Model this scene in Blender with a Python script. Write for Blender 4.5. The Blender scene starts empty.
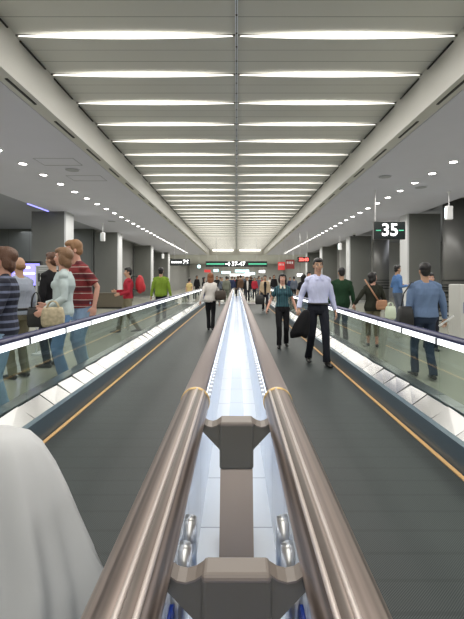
import bpy, bmesh, math, random
from mathutils import Vector, Matrix, noise
from math import sin, cos, pi, radians as R

S = bpy.context.scene
COL = S.collection
random.seed(7)
# ------------------------------------------------------------------ camera, world, exposure
H = 1.42                       # camera height above the belts
cam_d = bpy.data.cameras.new('camera'); cam = bpy.data.objects.new('camera', cam_d); COL.objects.link(cam)
cam.location = (0, 0, H); cam.rotation_euler = (R(90), 0, 0)
cam_d.sensor_width = 36; cam_d.sensor_fit = 'AUTO'; cam_d.lens = 430/619*36
cam_d.shift_x = -4.5/619; cam_d.shift_y = -30/619
cam_d.clip_start = .03; cam_d.clip_end = 300
S.camera = cam
S.view_settings.view_transform = 'Standard'; S.view_settings.look = 'None'
S.view_settings.gamma = 1; S.view_settings.use_curve_mapping = False
S.view_settings.exposure = 0.43
E_SLOT, E_DOWN, E_RAIL, E_END = 1.5, 12.0, 4.2, 1.6
w = bpy.data.worlds.new('world'); S.world = w; w.use_nodes = True
w.node_tree.nodes['Background'].inputs[0].default_value = (.8, .85, 1, 1)
w.node_tree.nodes['Background'].inputs[1].default_value = .35
def area(name, loc, sx, sy, power, rot=(0, 0, 0), col=(1, .97, .92)):
    l = bpy.data.lights.new(name, 'AREA'); l.shape = 'RECTANGLE'; l.size = sx; l.size_y = sy; l.energy = power; l.color = col
    o = bpy.data.objects.new(name, l); o.location = loc; o.rotation_euler = rot; COL.objects.link(o); return o
for yy in (4, 14, 24, 34, 44):                       # added unseen area lights that fill the side halls and the long coffer
    for sx in (-1, 1):
        area('hall_lamp', (sx*5.6, yy, 4.05), 1.6, 8, 125)
        if yy < 30: area('hall_lamp', (sx*11, yy, 4.2), 3, 8, 95, col=(.9, .92, 1))
for yy in (-3, 7, 17, 27, 37):
    area('hall_lamp', (0, yy, 4.6), 4.5, 8, 190)  # added unseen fill under the coffer, main light of the belts
for yy in (52, 60, 69):
    area('hall_lamp', (0, yy, 4.0), 12, 5, 420)  # added unseen fill for the far hall

# ------------------------------------------------------------------ materials
def mat(name, col, rough=.6, metal=0, emit=None, es=0, bump=None, vary=0, vscale=8, spec=.5, coat=0):
    m = bpy.data.materials.new(name); m.use_nodes = True
    nt = m.node_tree; b = nt.nodes['Principled BSDF']
    b.inputs['Base Color'].default_value = (*col, 1); b.inputs['Roughness'].default_value = rough
    b.inputs['Metallic'].default_value = metal; b.inputs['Specular IOR Level'].default_value = spec
    b.inputs['Coat Weight'].default_value = coat
    if emit: b.inputs['Emission Color'].default_value = (*emit, 1); b.inputs['Emission Strength'].default_value = es
    if vary or bump:
        tc = nt.nodes.new('ShaderNodeTexCoord'); n = nt.nodes.new('ShaderNodeTexNoise'); n.inputs['Scale'].default_value = vscale
        nt.links.new(tc.outputs['Object'], n.inputs['Vector'])
        if vary:
            mr = nt.nodes.new('ShaderNodeMapRange'); mr.inputs['To Min'].default_value = 1-vary; mr.inputs['To Max'].default_value = 1+vary
            nt.links.new(n.outputs['Fac'], mr.inputs['Value'])
            vm = nt.nodes.new('ShaderNodeVectorMath'); vm.operation = 'SCALE'; vm.inputs[0].default_value = col
            nt.links.new(mr.outputs['Result'], vm.inputs['Scale']); nt.links.new(vm.outputs['Vector'], b.inputs['Base Color'])
        if bump:
            bp = nt.nodes.new('ShaderNodeBump'); bp.inputs['Strength'].default_value = bump; bp.inputs['Distance'].default_value = .01
            nt.links.new(n.outputs['Fac'], bp.inputs['Height']); nt.links.new(bp.outputs['Normal'], b.inputs['Normal'])
    return m

def band_mat(name, axis, period, duty, c1, c2, rough=.7, metal=0, off=0, extra=None, spec=.5, scale_noise=0):
    """bands of c2 (share `duty`) on c1 repeated every `period` metres along an object axis"""
    m = mat(name, c1, rough, metal, spec=spec); nt = m.node_tree; b = nt.nodes['Principled BSDF']
    tc = nt.nodes.new('ShaderNodeTexCoord'); sp = nt.nodes.new('ShaderNodeSeparateXYZ'); nt.links.new(tc.outputs['Object'], sp.inputs[0])
    def band(ax, per, dut, of):
        a = nt.nodes.new('ShaderNodeMath'); a.operation = 'MULTIPLY_ADD'; a.inputs[1].default_value = 1/per; a.inputs[2].default_value = of+1000
        nt.links.new(sp.outputs[ax], a.inputs[0])
        f = nt.nodes.new('ShaderNodeMath'); f.operation = 'FRACT'; nt.links.new(a.outputs[0], f.inputs[0])
        l = nt.nodes.new('ShaderNodeMath'); l.operation = 'LESS_THAN'; l.inputs[1].default_value = dut; nt.links.new(f.outputs[0], l.inputs[0])
        return l.outputs[0]
    fac = band(axis, period, duty, off)
    prev = None
    mx = nt.nodes.new('ShaderNodeMix'); mx.data_type = 'RGBA'; mx.inputs[6].default_value = (*c1, 1); mx.inputs[7].default_value = (*c2, 1)
    nt.links.new(fac, mx.inputs[0]); out = mx.outputs[2]
    if extra:
        for (ax, per, dut, of, c3) in extra:
            f2 = band(ax, per, dut, of); m2 = nt.nodes.new('ShaderNodeMix'); m2.data_type = 'RGBA'
            nt.links.new(out, m2.inputs[6]); m2.inputs[7].default_value = (*c3, 1); nt.links.new(f2, m2.inputs[0]); out = m2.outputs[2]
    nt.links.new(out, b.inputs['Base Color'])
    return m

def glass_mat(name, tint, refl=1.0):
    m = bpy.data.materials.new(name); m.use_nodes = True; nt = m.node_tree; nt.nodes.clear()
    o = nt.nodes.new('ShaderNodeOutputMaterial'); t = nt.nodes.new('ShaderNodeBsdfTransparent'); t.inputs[0].default_value = (*tint, 1)
    g = nt.nodes.new('ShaderNodeBsdfGlossy'); g.inputs['Roughness'].default_value = .01
    lw = nt.nodes.new('ShaderNodeLayerWeight'); pw = nt.nodes.new('ShaderNodeMath'); pw.operation = 'POWER'; pw.inputs[1].default_value = 4.5; nt.links.new(lw.outputs['Facing'], pw.inputs[0])
    fr = nt.nodes.new('ShaderNodeMath'); fr.operation = 'MULTIPLY_ADD'; fr.inputs[1].default_value = .7; fr.inputs[2].default_value = .04; nt.links.new(pw.outputs[0], fr.inputs[0])
    mm = nt.nodes.new('ShaderNodeMath'); mm.operation = 'MULTIPLY'; mm.inputs[1].default_value = refl; mm.use_clamp = True
    nt.links.new(fr.outputs[0], mm.inputs[0])
    mx = nt.nodes.new('ShaderNodeMixShader'); nt.links.new(mm.outputs[0], mx.inputs[0]); nt.links.new(t.outputs[0], mx.inputs[1]); nt.links.new(g.outputs[0], mx.inputs[2])
    nt.links.new(mx.outputs[0], o.inputs[0]); return m

M = {}
M['panel'] = band_mat('ceiling_panel', 'Y', 1.1, .012, (.66, .66, .62), (.2, .2, .19), .5, 0, off=-.245, extra=[('Y', 1.1, .010, .12, (.18, .18, .17)), ('Y', 1.1, .008, .42, (.25, .25, .24))])
M['fascia'] = mat('fascia_paint', (.62, .61, .57), .45)
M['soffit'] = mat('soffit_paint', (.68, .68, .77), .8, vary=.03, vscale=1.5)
M['soffit_dark'] = mat('side_ceiling_paint', (.42, .43, .47), .8)  # darker than the soffit: shade of the unlit outer ceiling put into the colour
M['slot_black'] = mat('slot_black', (.02, .02, .02), .6)
M['wall_dark'] = band_mat('wall_panel_grey_green', 'X', 1.2, .012, (.17, .18, .165), (.08, .08, .08), .6)
M['wall_side'] = band_mat('wall_panel_side', 'Y', 1.4, .01, (.26, .26, .25), (.1, .1, .1), .6)
M['wall_light'] = mat('wall_light', (.62, .62, .60), .6)
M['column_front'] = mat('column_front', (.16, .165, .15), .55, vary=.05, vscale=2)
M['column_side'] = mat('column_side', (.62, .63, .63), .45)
M['floor'] = mat('terrazzo', (.38, .38, .32), .25, vary=.08, vscale=25)
M['belt'] = None
M['yellow'] = mat('comb_yellow', (.80, .50, .22), .5)
M['skirt'] = mat('skirt_slate', (.095, .14, .18), .35)
M['chrome'] = mat('skirt_steel', (.40, .40, .395), .20, 1)
M['steel'] = mat('brushed_steel', (.62, .62, .62), .3, 1)
M['rail_dark'] = mat('handrail_navy', (.060, .062, .135), .2, coat=.5)
M['rail_grey'] = mat('handrail_taupe', (.36, .31, .30), .38, coat=.3)
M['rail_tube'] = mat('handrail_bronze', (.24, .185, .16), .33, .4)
def reflection_streaks(m, c1, c2):
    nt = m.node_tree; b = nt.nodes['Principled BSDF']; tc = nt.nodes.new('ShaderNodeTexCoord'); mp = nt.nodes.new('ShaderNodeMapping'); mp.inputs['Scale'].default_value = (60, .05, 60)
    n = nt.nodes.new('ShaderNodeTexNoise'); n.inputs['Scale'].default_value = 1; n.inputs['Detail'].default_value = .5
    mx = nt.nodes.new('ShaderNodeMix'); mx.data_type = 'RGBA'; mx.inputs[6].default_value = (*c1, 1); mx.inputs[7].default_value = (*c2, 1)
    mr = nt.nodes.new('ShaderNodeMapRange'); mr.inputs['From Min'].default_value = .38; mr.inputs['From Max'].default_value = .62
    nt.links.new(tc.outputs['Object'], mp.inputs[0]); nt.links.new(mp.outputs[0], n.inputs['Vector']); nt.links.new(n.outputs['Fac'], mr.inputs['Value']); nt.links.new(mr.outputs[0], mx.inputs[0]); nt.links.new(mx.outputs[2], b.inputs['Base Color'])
reflection_streaks(M['rail_tube'], (.09, .065, .052), (.38, .30, .26))  # ceiling reflections imitated by lengthwise streaks in the tube colour
M['rail_rib'] = mat('handrail_rib', (.62, .54, .50), .3, .3)  # pale colour imitates ceiling lines mirrored in the tube
M['gold'] = mat('brass_ring', (.66, .46, .20), .35, .6)
M['bracket'] = mat('bracket_taupe', (.105, .098, .082), .5)
M['bracket_lip'] = mat('bracket_lip', (.19, .16, .14), .45)
M['deck'] = band_mat('median_tiles', 'Y', .42, .014, (.76, .82, .90), (.33, .38, .48), .24, 0)
M['deck_blue'] = band_mat('median_strip', 'Y', .42, .02, (.42, .55, .82), (.26, .32, .5), .16, 0)
M['dash'] = band_mat('slotted_strip', 'Y', .09, .62, (.5, .52, .56), (.03, .03, .035), .35)
M['blue_panel'] = mat('blue_side_panel', (.01, .05, .38), .35)
M['glass'] = glass_mat('balustrade_glass', (.88, .94, .90), 1.5)
M['lamp_rail'] = mat('handrail_lamp', (1, 1, 1), .5, emit=(.94, .98, 1), es=2.0)
M['lamp_median'] = mat('median_lamp', (1, 1, 1), .5, emit=(.80, .88, 1), es=E_RAIL)
M['lamp_slot'] = mat('ceiling_strip_lamp', (1, 1, 1), .5, emit=(1, .95, .86), es=E_SLOT)
M['lamp_end'] = mat('coffer_end_lamp', (1, 1, 1), .5, emit=(1, .97, .88), es=E_END)
M['lamp_down'] = mat('downlight_lamp', (1, 1, 1), .5, emit=(1, .97, .92), es=E_DOWN)
M['white'] = mat('white_plastic', (.8, .8, .8), .4)
M['black'] = mat('black_case', (.015, .017, .017), .35)
M['sign_face'] = mat('sign_face', (.012, .02, .02), .25)
M['e_white'] = mat('lit_white', (1, 1, 1), .5, emit=(1, 1, 1), es=2.2)
M['e_green'] = mat('lit_green', (.1, .6, .35), .5, emit=(.1, .6, .36), es=.5)
M['e_red'] = mat('lit_red', (.9, .1, .08), .5, emit=(1, .12, .10), es=1.6)
M['e_purple'] = mat('lit_screen', (.3, .3, .9), .3, emit=(.25, .22, .9), es=1.3)
M['e_teal'] = mat('lit_teal', (.6, .9, .9), .3, emit=(.65, .95, 1), es=1.1)
M['red'] = mat('red_board', (.65, .06, .06), .5, emit=(.8, .05, .05), es=.25)
M['dark_red'] = mat('dark_red_board', (.25, .03, .03), .5)
M['grey_frame'] = mat('grey_frame', (.55, .56, .57), .4)
M['olive'] = mat('olive_panel', (.14, .12, .085), .6)

def belt_mat():
    m = mat('belt_pallets', (.07, .078, .075), .5, spec=.4); nt = m.node_tree; b = nt.nodes['Principled BSDF']
    tc = nt.nodes.new('ShaderNodeTexCoord'); sp = nt.nodes.new('ShaderNodeSeparateXYZ'); nt.links.new(tc.outputs['Object'], sp.inputs[0])
    def wave(ax, per):
        a = nt.nodes.new('ShaderNodeMath'); a.operation = 'MULTIPLY'; a.inputs[1].default_value = 2*pi/per; nt.links.new(sp.outputs[ax], a.inputs[0])
        s = nt.nodes.new('ShaderNodeMath'); s.operation = 'SINE'; nt.links.new(a.outputs[0], s.inputs[0]); return s.outputs[0]
    p = nt.nodes.new('ShaderNodeMath'); p.operation = 'MULTIPLY'; nt.links.new(wave('X', .0125), p.inputs[0]); nt.links.new(wave('Y', .0125), p.inputs[1])
    mr = nt.nodes.new('ShaderNodeMapRange'); mr.inputs['From Min'].default_value = -1; mr.inputs['To Min'].default_value = .0; mr.inputs['To Max'].default_value = 2.0
    nt.links.new(p.outputs[0], mr.inputs['Value'])
    # pallet seams
    a = nt.nodes.new('ShaderNodeMath'); a.operation = 'MULTIPLY'; a.inputs[1].default_value = 1/.2; nt.links.new(sp.outputs['Y'], a.inputs[0])
    f = nt.nodes.new('ShaderNodeMath'); f.operation = 'FRACT'; nt.links.new(a.outputs[0], f.inputs[0])
    l = nt.nodes.new('ShaderNodeMath'); l.operation = 'LESS_THAN'; l.inputs[1].default_value = .12; nt.links.new(f.outputs[0], l.inputs[0])
    k = nt.nodes.new('ShaderNodeMath'); k.operation = 'MULTIPLY_ADD'; k.inputs[1].default_value = -.18; k.inputs[2].default_value = 1; nt.links.new(l.outputs[0], k.inputs[0])
    n = nt.nodes.new('ShaderNodeTexNoise'); n.inputs['Scale'].default_value = 1.3; nt.links.new(tc.outputs['Object'], n.inputs['Vector'])
    mr2 = nt.nodes.new('ShaderNodeMapRange'); mr2.inputs['To Min'].default_value = .8; mr2.inputs['To Max'].default_value = 1.2; nt.links.new(n.outputs['Fac'], mr2.inputs['Value'])
    q = nt.nodes.new('ShaderNodeMath'); q.operation = 'MULTIPLY'; nt.links.new(mr.outputs[0], q.inputs[0]); nt.links.new(k.outputs[0], q.inputs[1])
    q2 = nt.nodes.new('ShaderNodeMath'); q2.operation = 'MULTIPLY'; nt.links.new(q.outputs[0], q2.inputs[0]); nt.links.new(mr2.outputs[0], q2.inputs[1])
    vm = nt.nodes.new('ShaderNodeVectorMath'); vm.operation = 'SCALE'; vm.inputs[0].default_value = (.038, .046, .046)
    nt.links.new(q2.outputs[0], vm.inputs['Scale']); nt.links.new(vm.outputs[0], b.inputs['Base Color'])
    return m
M['belt'] = belt_mat()

# ------------------------------------------------------------------ helpers
def link(name, bm, m, parent=None, smooth=False):
    me = bpy.data.meshes.new(name); bmesh.ops.recalc_face_normals(bm, faces=bm.faces[:]); bm.to_mesh(me); bm.free()
    if smooth:
        for p in me.polygons: p.use_smooth = True
    for mm in (m if isinstance(m, (list, tuple)) else [m]): me.materials.append(mm)
    o = bpy.data.objects.new(name, me); COL.objects.link(o)
    if parent: o.parent = parent
    return o
def tag(o, label, cat, group=None, kind=None):
    o['label'] = label; o['category'] = cat
    if group: o['group'] = group
    if kind: o['kind'] = kind
    return o
def thing(name, label, cat, loc=(0, 0, 0), rz=0, group=None):
    o = bpy.data.objects.new(name, None); COL.objects.link(o); o.location = loc; o.rotation_euler = (0, 0, rz)
    o.empty_display_size = .1
    return tag(o, label, cat, group)
def struct(name, bm, m):
    o = link(name, bm, m); o['kind'] = 'structure'; return o
def bx(bm, x0, x1, y0, y1, z0, z1, bevel=0, seg=2):
    vs = [bm.verts.new((x, y, z)) for x in (x0, x1) for y in (y0, y1) for z in (z0, z1)]
    fs = [bm.faces.new([vs[i] for i in f]) for f in ((0, 1, 3, 2), (4, 6, 7, 5), (0, 4, 5, 1), (2, 3, 7, 6), (0, 2, 6, 4), (1, 5, 7, 3))]
    if bevel:
        es = list({e for f in fs for e in f.edges})
        bmesh.ops.bevel(bm, geom=es, offset=bevel, segments=seg, profile=.5, affect='EDGES')
    return bm
def box(*a, **k): return bx(bmesh.new(), *a, **k)
def prism(bm, pts, a0, a1, axis='Y'):
    """polygon in the plane across `axis`, extruded from a0 to a1"""
    f = {'Y': lambda p, a: (p[0], a, p[1]), 'X': lambda p, a: (a, p[0], p[1]), 'Z': lambda p, a: (p[0], p[1], a)}[axis]
    A = [bm.verts.new(f(p, a0)) for p in pts]; B = [bm.verts.new(f(p, a1)) for p in pts]; n = len(pts)
    bm.faces.new(A); bm.faces.new(B[::-1])
    for i in range(n): bm.faces.new([A[i], A[(i+1) % n], B[(i+1) % n], B[i]])
    return bm
def rings(bm, rs, cap=True):
    vs = [[bm.verts.new(p) for p in r] for r in rs]; n = len(rs[0])
    for a, b in zip(vs, vs[1:]):
        for i in range(n): bm.faces.new([a[i], a[(i+1) % n], b[(i+1) % n], b[i]])
    if cap: bm.faces.new(vs[0][::-1]); bm.faces.new(vs[-1])
    return bm
def tube(bm, pts, rad, n=12, ref=None, round_ends=False):
    """tube along points; rad = r or (ra, rb) per point; ra lies along `ref` as far as possible"""
    pts = [Vector(p) for p in pts]
    rad = [(r, r) if isinstance(r, (int, float)) else r for r in (rad if isinstance(rad, list) else [rad]*len(pts))]
    if round_ends:
        d0 = (pts[0]-pts[1]).normalized(); d1 = (pts[-1]-pts[-2]).normalized(); r0, r1 = rad[0], rad[-1]
        k0, k1 = min(r0), min(r1)
        pts = [pts[0]+d0*k0*.95, pts[0]+d0*k0*.6]+pts+[pts[-1]+d1*k1*.6, pts[-1]+d1*k1*.95]
        rad = [(r0[0]*.3, r0[1]*.3), (r0[0]*.8, r0[1]*.8)]+rad+[(r1[0]*.8, r1[1]*.8), (r1[0]*.3, r1[1]*.3)]
    rs = []; ref = Vector(ref) if ref else Vector((1, 0, 0))
    for i, p in enumerate(pts):
        t = (pts[min(i+1, len(pts)-1)]-pts[max(i-1, 0)]).normalized()
        u = ref-t*ref.dot(t)
        if u.length < .05: u = Vector((0, 1, 0))-t*t.y
        if u.length < .05: u = Vector((0, 0, 1))-t*t.z
        u.normalize(); v = t.cross(u)
        rs.append([p+u*cos(2*pi*k/n)*rad[i][0]+v*sin(2*pi*k/n)*rad[i][1] for k in range(n)])
    return rings(bm, rs)
def ell(bm, c, r, rot=None, seg=16, ring=10):
    mt = Matrix.Translation(c) @ (rot.to_4x4() if rot else Matrix.Identity(4)) @ Matrix.Diagonal((*r, 1))
    bmesh.ops.create_uvsphere(bm, u_segments=seg, v_segments=ring, radius=1, matrix=mt); return bm
def cyl(bm, c, r, h, n=20, axis='Z', r2=None):
    rot = {'Z': Matrix.Identity(4), 'Y': Matrix.Rotation(pi/2, 4, 'X'), 'X': Matrix.Rotation(pi/2, 4, 'Y')}[axis]
    bmesh.ops.create_cone(bm, cap_ends=True, segments=n, radius1=r, radius2=r if r2 is None else r2, depth=h, matrix=Matrix.Translation(c) @ rot); return bm
def text(name, s, size, m, parent, loc, depth=.006, bold=.0, rot=(R(90), 0, 0), sx=1):
    cu = bpy.data.curves.new(name, 'FONT'); cu.body = s; cu.size = size; cu.align_x = 'CENTER'; cu.align_y = 'CENTER'; cu.extrude = depth; cu.offset = bold
    tmp = bpy.data.objects.new('tmp', cu); COL.objects.link(tmp); me = bpy.data.meshes.new_from_object(tmp.evaluated_get(bpy.context.evaluated_depsgraph_get())); bpy.data.objects.remove(tmp)
    me.materials.clear(); me.materials.append(m); o = bpy.data.objects.new(name, me); COL.objects.link(o); o.location = loc; o.rotation_euler = rot; o.scale = (sx, 1, 1)
    o.parent = parent; return o
ONES = ['', 'first', 'second', 'third', 'fourth', 'fifth', 'sixth', 'seventh', 'eighth', 'ninth', 'tenth', 'eleventh', 'twelfth', 'thirteenth', 'fourteenth', 'fifteenth', 'sixteenth', 'seventeenth', 'eighteenth', 'nineteenth']
def nth(i):
    if i < 20: return ONES[i]
    t, u = divmod(i, 10)
    return ['', '', 'twentieth', 'thirtieth', 'fortieth'][t] if u == 0 else ['', '', 'twenty-', 'thirty-', 'forty-'][t]+ONES[u]

# ------------------------------------------------------------------ the building
Y0, Y1 = -7, 76
ZC, ZS, YE = H+3.28, H+2.68, 47.0
CW = 2.965
struct('floor', box(-17, 17, Y0, Y1, -.2, 0), M['floor'])
bm = bmesh.new()
ks = range(-10, 38)
for k in ks:                                             # saw-tooth coffer panels
    ya, yb = 5.77+1.1*k, 5.77+1.1*(k+1)
    prism(bm, [(ya, ZC-.012), (yb, ZC+.012), (yb, ZC+.12), (ya, ZC+.12)], -CW, CW, 'X')
ceil = struct('ceiling', bm, M['panel'])
bm = bmesh.new(); bx(bm, -.018, .018, -5.2, YE, ZC-.065, ZC-.02)
struct('trim_1', bm, mat('spine', (.88, .92, 1.0), .4, 0))
bm = bmesh.new(); bx(bm, -.003, .003, -5.2, YE, ZC-.07, ZC-.066)
for k in ks:
    for q in (.15, .5, .85): cyl(bm, (0, 5.77+1.1*(k+q), ZC-.070), .011, .010, 10)
struct('trim_2', bm, M['slot_black'])
for s, side in ((-1, 'left'), (1, 'right')):
    bm = bmesh.new()
    prism(bm, [(s*CW, ZS), (s*CW, ZC+.12), (s*(CW+.12), ZC+.12), (s*(CW+.12), ZS+.12), (s*3.21, ZS+.10), (s*3.21, ZS)], Y0, YE)
    struct('wall_fascia_'+side, bm, M['fascia'])
    bm = bmesh.new()
    for k in ks: bx(bm, *sorted((s*(CW-.02), s*CW)), 5.77+1.1*k+.1, 5.77+1.1*k+.88, ZC-.035, ZC-.018)
    struct('trim_3' if s < 0 else 'trim_4', bm, M['slot_black'])
    bm = bmesh.new(); bx(bm, *sorted((s*3.21, s*7.44)), Y0, YE, ZS+.03, ZS+.5)
    bx(bm, *sorted((s*3.19, s*3.21)), Y0, YE, ZS-.012, ZS+.04)
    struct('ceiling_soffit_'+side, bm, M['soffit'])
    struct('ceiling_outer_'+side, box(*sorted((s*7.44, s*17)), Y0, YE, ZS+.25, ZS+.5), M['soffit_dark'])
    struct('wall_'+side, box(*sorted((s*16.8, s*17)), Y0, Y1, 0, ZS+.3), M['wall_side'])
    yw = 24.9 if s < 0 else 34.4
    struct('wall_gate_'+side, box(*sorted((s*8.3, s*16.8)), yw, yw+.2, 0, ZS+.3), M['wall_dark'] if s < 0 else M['wall_light'])
    struct('wall_far_'+side, box(*sorted((s*8.3, s*8.5)), yw+.2, Y1, 0, ZS+.3), M['wall_side'])
struct('ceiling_far', box(-17, 17, YE, Y1, ZS, ZS+.4), mat('far_ceiling', (.6, .6, .58), .7))
struct('wall_coffer_end', box(-CW, CW, YE-.05, YE, ZS, ZC+.12), M['fascia'])
struct('wall_far_end', box(-17, 17, Y1, Y1+.2, 0, ZS+.4), M['wall_light'])
struct('wall_behind', box(-17, 17, Y0-.2, Y0, 0, ZC+.2), M['wall_light'])
# orange inlay line across the outer floors is not in the photo: only its mirror image in the glass is

# columns
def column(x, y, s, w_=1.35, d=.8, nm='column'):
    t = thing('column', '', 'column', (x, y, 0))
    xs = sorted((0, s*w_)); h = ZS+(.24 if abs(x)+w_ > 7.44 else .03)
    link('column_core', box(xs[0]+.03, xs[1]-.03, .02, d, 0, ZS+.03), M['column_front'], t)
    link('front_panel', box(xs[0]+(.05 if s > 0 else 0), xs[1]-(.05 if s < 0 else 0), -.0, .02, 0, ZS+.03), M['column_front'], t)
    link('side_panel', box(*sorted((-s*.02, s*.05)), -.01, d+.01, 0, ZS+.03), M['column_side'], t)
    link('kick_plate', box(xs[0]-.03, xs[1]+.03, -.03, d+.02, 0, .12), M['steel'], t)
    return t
CL = []
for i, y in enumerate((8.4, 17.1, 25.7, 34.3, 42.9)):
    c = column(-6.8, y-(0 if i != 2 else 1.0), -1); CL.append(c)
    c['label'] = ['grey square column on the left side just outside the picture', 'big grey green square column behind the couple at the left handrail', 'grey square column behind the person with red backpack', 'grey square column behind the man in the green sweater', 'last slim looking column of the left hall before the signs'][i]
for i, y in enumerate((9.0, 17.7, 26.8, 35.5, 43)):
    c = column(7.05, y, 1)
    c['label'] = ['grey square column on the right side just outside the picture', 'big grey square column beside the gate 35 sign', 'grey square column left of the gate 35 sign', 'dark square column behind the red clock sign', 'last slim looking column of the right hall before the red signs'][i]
def round_column(x, y, r, label):
    t = thing('round_column', label, 'column', (x, y, 0))
    link('shaft', cyl(bmesh.new(), (0, 0, (ZS+.25)/2), r, ZS+.25, 32), mat('round_col', (.13, .13, .125), .35, .2), t, True)
    bm = bmesh.new()
    for z in (.9, 1.06, 1.22, 1.38): cyl(bm, (0, 0, z), r+.02, .05, 32)
    link('rail_band', bm, M['black'], t); link('base_ring', cyl(bmesh.new(), (0, 0, .1), r+.03, .2, 32), M['steel'], t)
round_column(8.35, 16.0, .62, 'dark round column at the right edge under the hanging white box')
round_column(8.6, 25.6, .46, 'dark round column seen below the gate 35 sign')

# ceiling strip lamps
vis = 0
for k in ks:
    y = 5.77+1.1*k
    if y > 5: vis += 1
    for s, side in ((-1, 'left'), (1, 'right')):
        bm = bmesh.new(); n = 16; top = []; bot = []
        for i in range(n+1):
            u = i/n; x = s*(.05+u*(CW-.09)); hh = .008+.060*sin(pi*u)**.8
            top.append((x, y-hh)); bot.append((x, y+hh))
        prism(bm, top+bot[::-1], ZC-.0165, ZC-.0125, 'Z')
        if y > 5: lb = '%s half of the lens shaped ceiling light strip, %s row from the nearest in view' % (side, nth(vis))
        else: lb = '%s ceiling light strip overhead behind the camera view, row %s' % (side, nth(k+11))
        o = link('ceiling_light', bm, M['lamp_slot']); tag(o, lb, 'ceiling light', 'lens shaped ceiling light strips')
for s, side in ((-1, 'left'), (1, 'right')):
    o = link('ceiling_light', box(*sorted((s*.35, s*2.6)), YE-.14, YE-.06, ZS+.42, ZS+.62), M['lamp_end'])
    tag(o, 'broad bright light panel closing the coffer at its far end, %s half' % side, 'ceiling light')
# downlights, slots, hatches
for s, side, z0 in ((-1, 'left', 8.97), (1, 'right', 9.89)):
    for i in range(-9, 33):
        y = z0+1.073*i
        if y > YE-1 or (i < 0 and i % 2): continue
        t = thing('downlight', ('round recessed downlight of the %s soffit, %s from the nearest in view' % (side, nth(i+1))) if i >= 0 else 'round recessed downlight of the %s soffit overhead, outside the picture, %s behind' % (side, nth(-i)), 'downlight', (s*4.99, y, ZS+.03), 0, 'downlights in two rows along the soffits')
        bm = bmesh.new(); rs = []
        for r, z in ((.085, 0), (.115, 0), (.115, -.012), (.085, -.012)): rs.append([(r*cos(a*2*pi/20), r*sin(a*2*pi/20), z) for a in range(20)])
        rings(bm, rs+[rs[0]], cap=False); link('trim_ring', bm, M['white'], t)
        link('lamp', cyl(bmesh.new(), (0, 0, -.006), .085, .008, 20), M['lamp_down'], t)
    for i in range(-1, 26):
        o = link('air_slot', box(-.018, .018, -.42, .42, -.012, 0), M['slot_black']); o.location = (s*3.07, 4.6+1.55*i, ZS)
        tag(o, 'long black air slot under the %s fascia lip, %s from the nearest' % (side, nth(i+2)), 'air vent', 'air slots along the fascia lips')
def hatch(x, y, label):
    bm = bmesh.new()
    for a in ((-.45, .45, -.3, -.29), (-.45, .45, .29, .3), (-.45, -.44, -.3, .3), (.44, .45, -.3, .3)): bx(bm, *a, -.008, 0)
    o = link('ceiling_hatch', bm, M['soffit_dark']); o.location = (x, y, ZS+.03); tag(o, label, 'ceiling hatch')
def grille(x, y, label):
    t = thing('ceiling_speaker', label, 'ceiling speaker', (x, y, ZS+.03))
    link('grille', cyl(bmesh.new(), (0, 0, -.01), .16, .02, 24), M['soffit_dark'], t); link('rim', cyl(bmesh.new(), (0, 0, -.005), .19, .01, 24), M['soffit'], t)
hatch(-4.1, 9.9, 'thin outlined access hatch in the left soffit, nearer one'); hatch(-4.0, 11.5, 'thin outlined access hatch in the left soffit, farther one')
grille(-4.05, 10.6, 'round flush speaker between the hatches of the left soffit'); grille(3.9, 11.3, 'round flush speaker in the right soffit left of the downlights')
grille(5.4, 12.6, 'round flush speaker in the right soffit right of the downlights'); grille(-5.8, 20, 'round flush speaker in the left soffit above the couple')
def dome(x, y, label):
    t = thing('dome_camera', label, 'security camera', (x, y, ZS+.03))
    link('housing', cyl(bmesh.new(), (0, 0, -.05), .09, .1, 16), M['white'], t); bm = bmesh.new(); ell(bm, (0, 0, -.1), (.085, .085, .085)); link('dome', bm, M['black'], t, True)
dome(6.9, 25.2, 'small dark dome camera under the soffit left of the gate 35 sign')
def hanging(x, y, label):
    t = thing('hanging_speaker', label, 'hanging speaker', (x, y, ZS+.03))
    link('rod', cyl(bmesh.new(), (0, 0, -.22), .012, .44, 8), M['white'], t)
    bm = bmesh.new(); bx(bm, -.10, .10, -.08, .08, -.86, -.44, .02); link('housing', bm, M['white'], t)
    link('ceiling_plate', cyl(bmesh.new(), (0, 0, -.01), .06, .02, 12), M['white'], t)
    link('green_face', box(-.104, -.10, -.06, .06, -.80, -.5), M['e_teal'], t)
hanging(6.57, 13.3, 'white box hanging on a rod at the upper right before the dark column')
hanging(6.5, 27, 'white box hanging on a rod left of the second right column')
hanging(-6.47, 20.8, 'white box hanging on a rod above the man in the red striped shirt')
hanging(-6.5, 38, 'tiny white box hanging above the man in the green sweater')
struct('trim_5', box(-7.46, -7.42, 15.3, 17, ZS+.0, ZS+.03), mat('cove_blue', (.3, .3, .8), .5, emit=(.3, .3, 1), es=1.5))

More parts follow.
